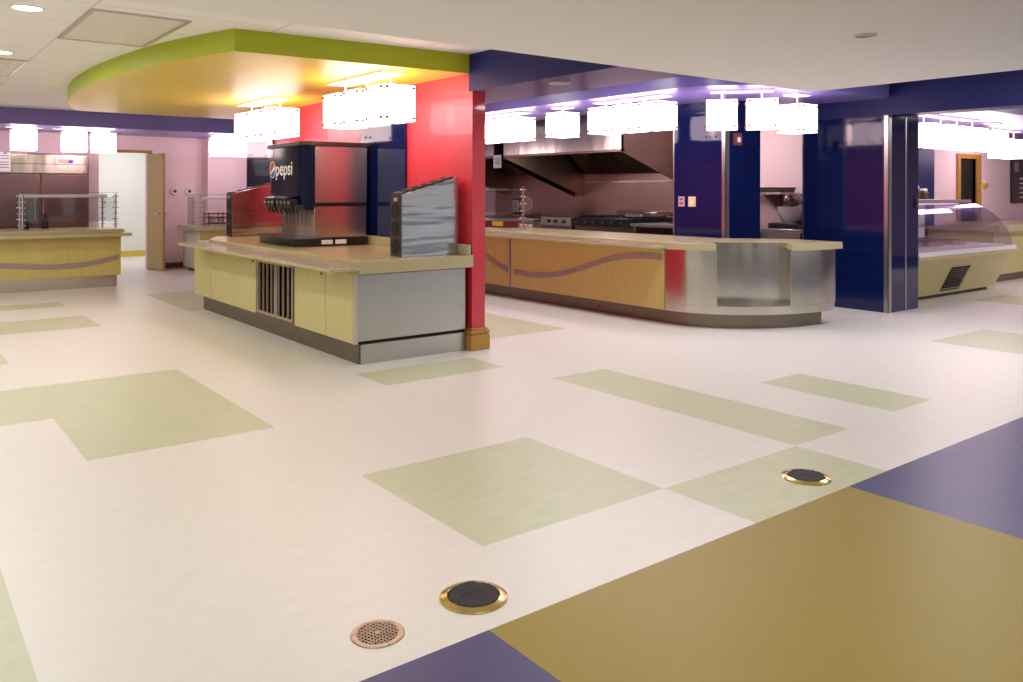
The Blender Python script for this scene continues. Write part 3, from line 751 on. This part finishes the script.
MB().ball((9.95, 6.6, 1.30), .12, 18, 1.4, .8, .8).build('head', M['steel_dark'], mx)
MB().lathe([(0, 0), (.09, 0), (.15, .1), (.17, .22), (.165, .22), (.14, .1), (0, .02)], (9.92, 6.62, .985), 22).build('bowl', M['clear'], mx)

# outlets and alarm on the far navy column
t = thing('wall_outlet', 'pinkish outlet plate on the navy column, the far one of two', 'outlet', (8.0, 6.88, 1.29), 'plates on the navy column')
MB().box(7.99, 7.999, 6.83, 6.93, 1.22, 1.345).build('plate', M['pink_plate'], t, .003)
m = MB()
for z in (1.25, 1.30): m.box(7.986, 7.99, 6.855, 6.875, z, z+.025).box(7.986, 7.99, 6.885, 6.905, z, z+.025)
m.build('sockets', M['baseb'], t)
t = thing('wall_switch', 'cream switch plate on the navy column, nearer the steel strip', 'switch', (8.0, 6.71, 1.29), 'plates on the navy column')
MB().box(7.99, 7.999, 6.655, 6.77, 1.22, 1.345).build('plate', M['cream_plate'], t, .003)
MB().box(7.984, 7.99, 6.70, 6.725, 1.265, 1.3).build('toggle', M['white'], t)
t = thing('fire_alarm', 'small square alarm high on the far navy column', 'alarm', (8.2, 6.2, 2.03))
MB().box(8.13, 8.27, 6.17, 6.209, 1.96, 2.11).build('body', M['baseb'], t, .006)
MB().box(8.17, 8.23, 6.16, 6.17, 2.0, 2.06).build('strobe', M['white'], t, .003)
t = thing('wall_plate', 'tiny dark switch plate on the right side of near navy column', 'switch', (9.94, 4.9, 1.27))
MB().box(9.925, 9.97, 4.895, 4.909, 1.22, 1.33).build('plate', M['black'], t, .002)
MB().box(9.94, 9.955, 4.89, 4.895, 1.25, 1.3).build('rocker', M['brown'], t)

# ================================================================== DISPLAY CASE
dc = thing('display_case', 'refrigerated display case with curved glass and yellow base behind the navy column', 'display case', (11.6, 5.7, 0))
X0, X1 = 10.1, 12.9
MB().box(X0, X1-.1, 5.28, 6.2, 0, .05).build('kick_base', M['black'], dc)
prof = [(5.22, .05), (6.3, .05), (6.3, .60), (4.93, .60), (4.93, .56), (5.0, .5)]
MB().prism(prof, X0, X1, 'x').build('body', M['laminate'], dc, .004)
MB().prism([(4.92, .602), (6.3, .602), (6.3, .655), (4.95, .655)], X0, X1+.04, 'x').build('deck_rim', M['white'], dc, .004)
MB().box(X0+.05, X1-.05, 5.05, 6.2, .656, .67).build('display_deck', M['white'], dc)
MB().box(X0+.1, X1-.5, 5.5, 5.53, 1.235, 1.258).build('fill_tube', M['strip'], dc)  # glowing bar added to brighten the dark case interior
MB().box(X0+.05, X1-.05, 6.2, 6.26, .67, 1.26).build('back_panel', M['white'], dc)
MB().box(X0, X1-.32, 5.42, 6.3, 1.26, 1.30).build('top_canopy', M['white'], dc, .004)
MB().box(X0, X1-.32, 5.40, 5.42, 1.258, 1.302).build('canopy_edge', M['chrome'], dc)
rows = []
cur = [(4.97, .656), (4.96, .75), (4.98, .86), (5.03, .98), (5.11, 1.09), (5.22, 1.18), (5.33, 1.24), (5.42, 1.265)]
for y, z in cur: rows.append([(X0+(X1-.32-X0)*i/6+(.32*(1-(z-.656)/.61) if i == 6 else 0), y, z) for i in range(7)])
MB().sheet(rows, .006, (0, 1, 0)).build('curved_glass', M['case_glass'], dc)
eg = [(X1-.02, 5.0), (X1-.02, 6.2), (X1-.3, 6.2)]
ep = MB(); e1 = [(X1-.01-.32*((z-.656)/.61), y, z) for y, z in cur]; ep.add(e1+[(X1-.33, 6.2, 1.265), (X1-.01, 6.2, .656)], [tuple(range(len(cur)+2))])
ep.build('end_glass', M['glass'], dc)
MB().box(X0+.1, X1-.4, 5.55, 6.15, .93, .945).build('glass_shelf', M['glass'], dc)
gx = MB()
def fy(z): return 5.0+(5.22-5.0)*(.5-z)/.45
for i in range(11):
    z = .11+.026*i
    gx.add([(11.2, fy(z)-.004, z), (11.72, fy(z)-.004, z), (11.72, fy(z+.016)-.016, z+.016), (11.2, fy(z+.016)-.016, z+.016),
            (11.2, fy(z)+.01, z), (11.72, fy(z)+.01, z), (11.72, fy(z+.016)+.01, z+.016), (11.2, fy(z+.016)+.01, z+.016)],
           [(0, 1, 2, 3), (4, 7, 6, 5), (0, 4, 5, 1), (3, 2, 6, 7), (0, 3, 7, 4), (1, 5, 6, 2)])
gx.build('vent_grille', M['chrome'], dc)
gb = MB().add([(11.18, fy(.09)-.003, .09), (11.74, fy(.09)-.003, .09), (11.74, fy(.42)-.003, .42), (11.18, fy(.42)-.003, .42)], [(0, 1, 2, 3)])
gb.build('grille_recess', M['dark'], dc)
for i, x in enumerate((10.7, 11.3, 12.0)):
    t = thing('food_pan', ['steel food pan inside the display case beside the navy column', 'steel food pan in the middle of the display case', 'steel food pan inside the display case at its open right end'][i], 'food pan', (x, 5.6, .671), 'pans inside the display case')
    MB().box(x-.2, x+.2, 5.3, 5.9, .671, .68).box(x-.2, x+.2, 5.3, 5.31, .68, .74).box(x-.2, x+.2, 5.89, 5.9, .68, .74).box(x-.2, x-.19, 5.31, 5.89, .68, .74).box(x+.19, x+.2, 5.31, 5.89, .68, .74).build('tub', M['pan'], t)
    MB().box(x-.215, x+.215, 5.285, 5.3, .735, .745).box(x-.215, x+.215, 5.9, 5.915, .735, .745).build('rim', M['steel_sat'], t)
cc = thing('corner_counter', 'counter with pale top at the right edge beyond the display case', 'counter', (15.5, 6, 0))
MB().box(13.75, 17.5, 5.6, 6.55, 0, .12).build('plinth', M['steel_dark'], cc)
MB().box(13.7, 17.5, 5.55, 6.56, .122, .80).build('front_panel', M['laminate'], cc, .003)
MB().box(13.6, 17.5, 5.42, 6.57, .802, .90).build('stone_top', M['stone'], cc, .004)
t = thing('menu_board', 'dark menu board on pink wall at the right edge of view', 'menu board', (17.5, 6.6, 1.6))
MB().box(17.05, 17.95, 6.585, 6.615, 1.2, 2.08).build('frame', M['plaid'], t, .005)
MB().box(17.15, 17.35, 6.578, 6.585, 1.8, 1.98).build('picture', M['stripe'], t)
m = MB()
for i in range(5): m.box(17.4, 17.8, 6.579, 6.585, 1.3+.09*i, 1.325+.09*i)
m.build('menu_lines', M['paper'], t)
t = thing('thermostat', 'small yellow box on the pink wall beside the gold door frame', 'thermostat', (15.95, 6.62, 1.53))
MB().box(15.86, 16.04, 6.585, 6.619, 1.48, 1.58).build('case', M['yellow_label'], t, .01)
MB().box(15.91, 15.99, 6.58, 6.585, 1.52, 1.55).build('display', M['oak'], t)
for i, (x, h) in enumerate(((12.05, .2), (12.3, .16))):
    t = thing('jar', ['dark jar standing on the display case top, taller one', 'dark jar standing on the display case top, shorter one'][i], 'jar', (x, 5.95, 1.301), 'jars on the display case')
    MB().lathe([(0, 0), (.06, 0), (.07, h*.6), (.05, h*.8), (0, h*.8)], (x, 5.95, 1.301), 16).build('body', M['brown'], t)
    MB().cyl((x, 5.95, 1.301+h*.8), (x, 5.95, 1.301+h), .05, n=14).build('lid', M['white'], t)

# ================================================================== FLOOR FITTINGS
def floor_ring(x, y, r, label, seed):
    t = thing('floor_box', label, 'floor box', (x, y, 0), 'brass floor rings with black covers')
    MB().lathe([(r, .0005), (r*.99, .004), (r*.96, .006), (r*.78, .012), (r*.76, .010), (r*.76, .002)], (x, y, 0), 56).build('brass_ring', M['brass'], t)
    rr = random.Random(seed); n = 40; v = [(x, y, .013)]; f = []
    for j, q in enumerate((.3, .55, .72)):
        for i in range(n):
            a = 2*PI*i/n; k = q*r*(1+(rr.uniform(-.02, .1) if j == 2 else 0))
            v.append((x+k*math.cos(a), y+k*math.sin(a), .012+rr.uniform(-.002, .003)))
    for i in range(n):
        f.append((0, 1+i, 1+(i+1) % n))
        for j in range(2): f.append((1+j*n+i, 1+(j+1)*n+i, 1+(j+1)*n+(i+1) % n, 1+j*n+(i+1) % n))
    N = len(v)
    v2 = v+[(p[0], p[1], .002) for p in v[1+2*n:1+3*n]]
    for i in range(n): f.append((1+2*n+i, N+i, N+(i+1) % n, 1+2*n+(i+1) % n))
    MB().add(v2, f).build('black_cover', M['rubber'], t)
floor_ring(1.637, 2.332, .118, 'brass floor ring with torn black cover beside the small round grate', 1)
floor_ring(3.621, 2.323, .118, 'brass floor ring with black cover on the green square by the blue floor', 2)
dr = thing('floor_drain', 'small round perforated bronze floor drain nearest the camera', 'floor drain', (1.261, 2.324, 0))
dx, dy, R_ = 1.261, 2.324, .086
MB().lathe([(R_, .0005), (R_*.98, .003), (R_*.8, .004), (R_*.76, .003)], (dx, dy, 0), 48).build('rim', M['bronze'], dr)
MB().lathe([(0, .0008), (R_*.8, .0008)], (dx, dy, 0), 40).build('sump', M['dark'], dr)
gm = MB(); st = .0135; bw_ = .0021
n = int(R_*.78/st)+1
for i in range(-n, n+1):
    o = i*st; L_ = R_*.78
    if abs(o) < L_:
        hlen = math.sqrt(L_*L_-o*o)
        for ax in (0, 1):
            c, s_ = (math.cos(.35), math.sin(.35)) if ax == 0 else (-math.sin(.35), math.cos(.35))
            p = [(-hlen, o-bw_), (hlen, o-bw_), (hlen, o+bw_), (-hlen, o+bw_)]
            gm.prism([(dx+u*c-v*s_, dy+u*s_+v*c) for u, v in p], .0012, .0032)
gm.build('grate', M['bronze'], dr)
MB().cyl((dx, dy, .0032), (dx, dy, .005), .009, n=14).build('screw', M['bronze'], dr)
for a in (.5, 2.6, 4.7): MB().cyl((dx+R_*.89*math.cos(a), dy+R_*.89*math.sin(a), .003), (dx+R_*.89*math.cos(a), dy+R_*.89*math.sin(a), .005), .005, n=10).build('screw', M['bronze'], dr)

# ================================================================== LIGHT
def area(name, loc, size, power, color=(1, .985, .955), rot=(0, 0, 0), spread=PI):
    l = bpy.data.lights.new(name, 'AREA'); l.shape = 'DISK'; l.size = size; l.energy = power; l.color = color; l.spread = spread
    o = bpy.data.objects.new(name, l); COL.objects.link(o); o.location = loc; o.rotation_euler = rot
    return o
for x, y in ((-3.5, -2), (-3, 1.5), (-1, -2.2), (-.6, .6), (-1.4, 4.6), (.3, 3.3), (1.6, -1.2), (1.9, 1.9), (3.6, .6), (3.6, -2.2), (5.2, -.6)):
    area('dining_fill', (x, y, 2.285), .35, 11)  # unseen fill lamps added to brighten the dining floor
for x, y in ((7.6, -1), (7.8, 1.2), (7.8, 3.4), (5.7, 4.9), (5.8, 6.6), (5.8, 8.6)):
    area('hidden_fill', (x, y, 2.75), .4, 30 if x > 7 else 21)  # fill added out of sight behind the drywall and bulkhead edges
for x, y in ((.8, 6.32), (.87, 8.47), (-1.2, 6.3), (-1.2, 8.5), (-1.2, 11), (.9, 11)):
    area('tile_downlight', (x, y, 2.6), .2, 15)  # first two sit at the lit downlights, the rest are unseen
area('back_room_light', (4.0, 17.6, 2.7), 1.2, 30, (1, 1, .98))
area('kitchen_light', (9.3, 7.4, 2.74), .5, 25, (1, .86, .84))
area('kitchen_light', (8.2, 12.6, 2.74), .5, 25, (1, .86, .84))
area('hood_light', (9.6, 9.8, 2.11), .5, 10, (1, .9, .86))
area('right_room_light', (14.0, 3.0, 2.74), .6, 60, (1, .9, .86))
w = bpy.data.worlds.new('world'); S.world = w; w.use_nodes = True
w.node_tree.nodes['Background'].inputs['Color'].default_value = (1, .98, .95, 1)
w.node_tree.nodes['Background'].inputs['Strength'].default_value = .55

# ================================================================== CAMERA
f, cy, yaw, roll = 825., 191.8, .657, .002
cam = bpy.data.cameras.new('camera'); cam.sensor_width = 36; cam.lens = f/1023*36
cam.shift_y = (cy-341)/1023; cam.clip_start = .05
co_ = bpy.data.objects.new('camera', cam); COL.objects.link(co_)
fw = Vector((math.sin(yaw), math.cos(yaw), 0)); r = Vector((math.cos(yaw), -math.sin(yaw), 0)); u = Vector((0, 0, 1))
r2 = r*math.cos(roll)+u*math.sin(roll); u2 = u*math.cos(roll)-r*math.sin(roll)
mw = Matrix((r2, u2, -fw)).transposed().to_4x4(); mw.translation = (0, 0, 1.40)
co_.matrix_world = mw
S.camera = co_
S.view_settings.view_transform = 'Standard'; S.view_settings.look = 'None'; S.view_settings.gamma = 1
S.view_settings.use_curve_mapping = False; S.view_settings.exposure = .2
S.cycles.use_denoising = True
S.cycles.max_bounces = 10
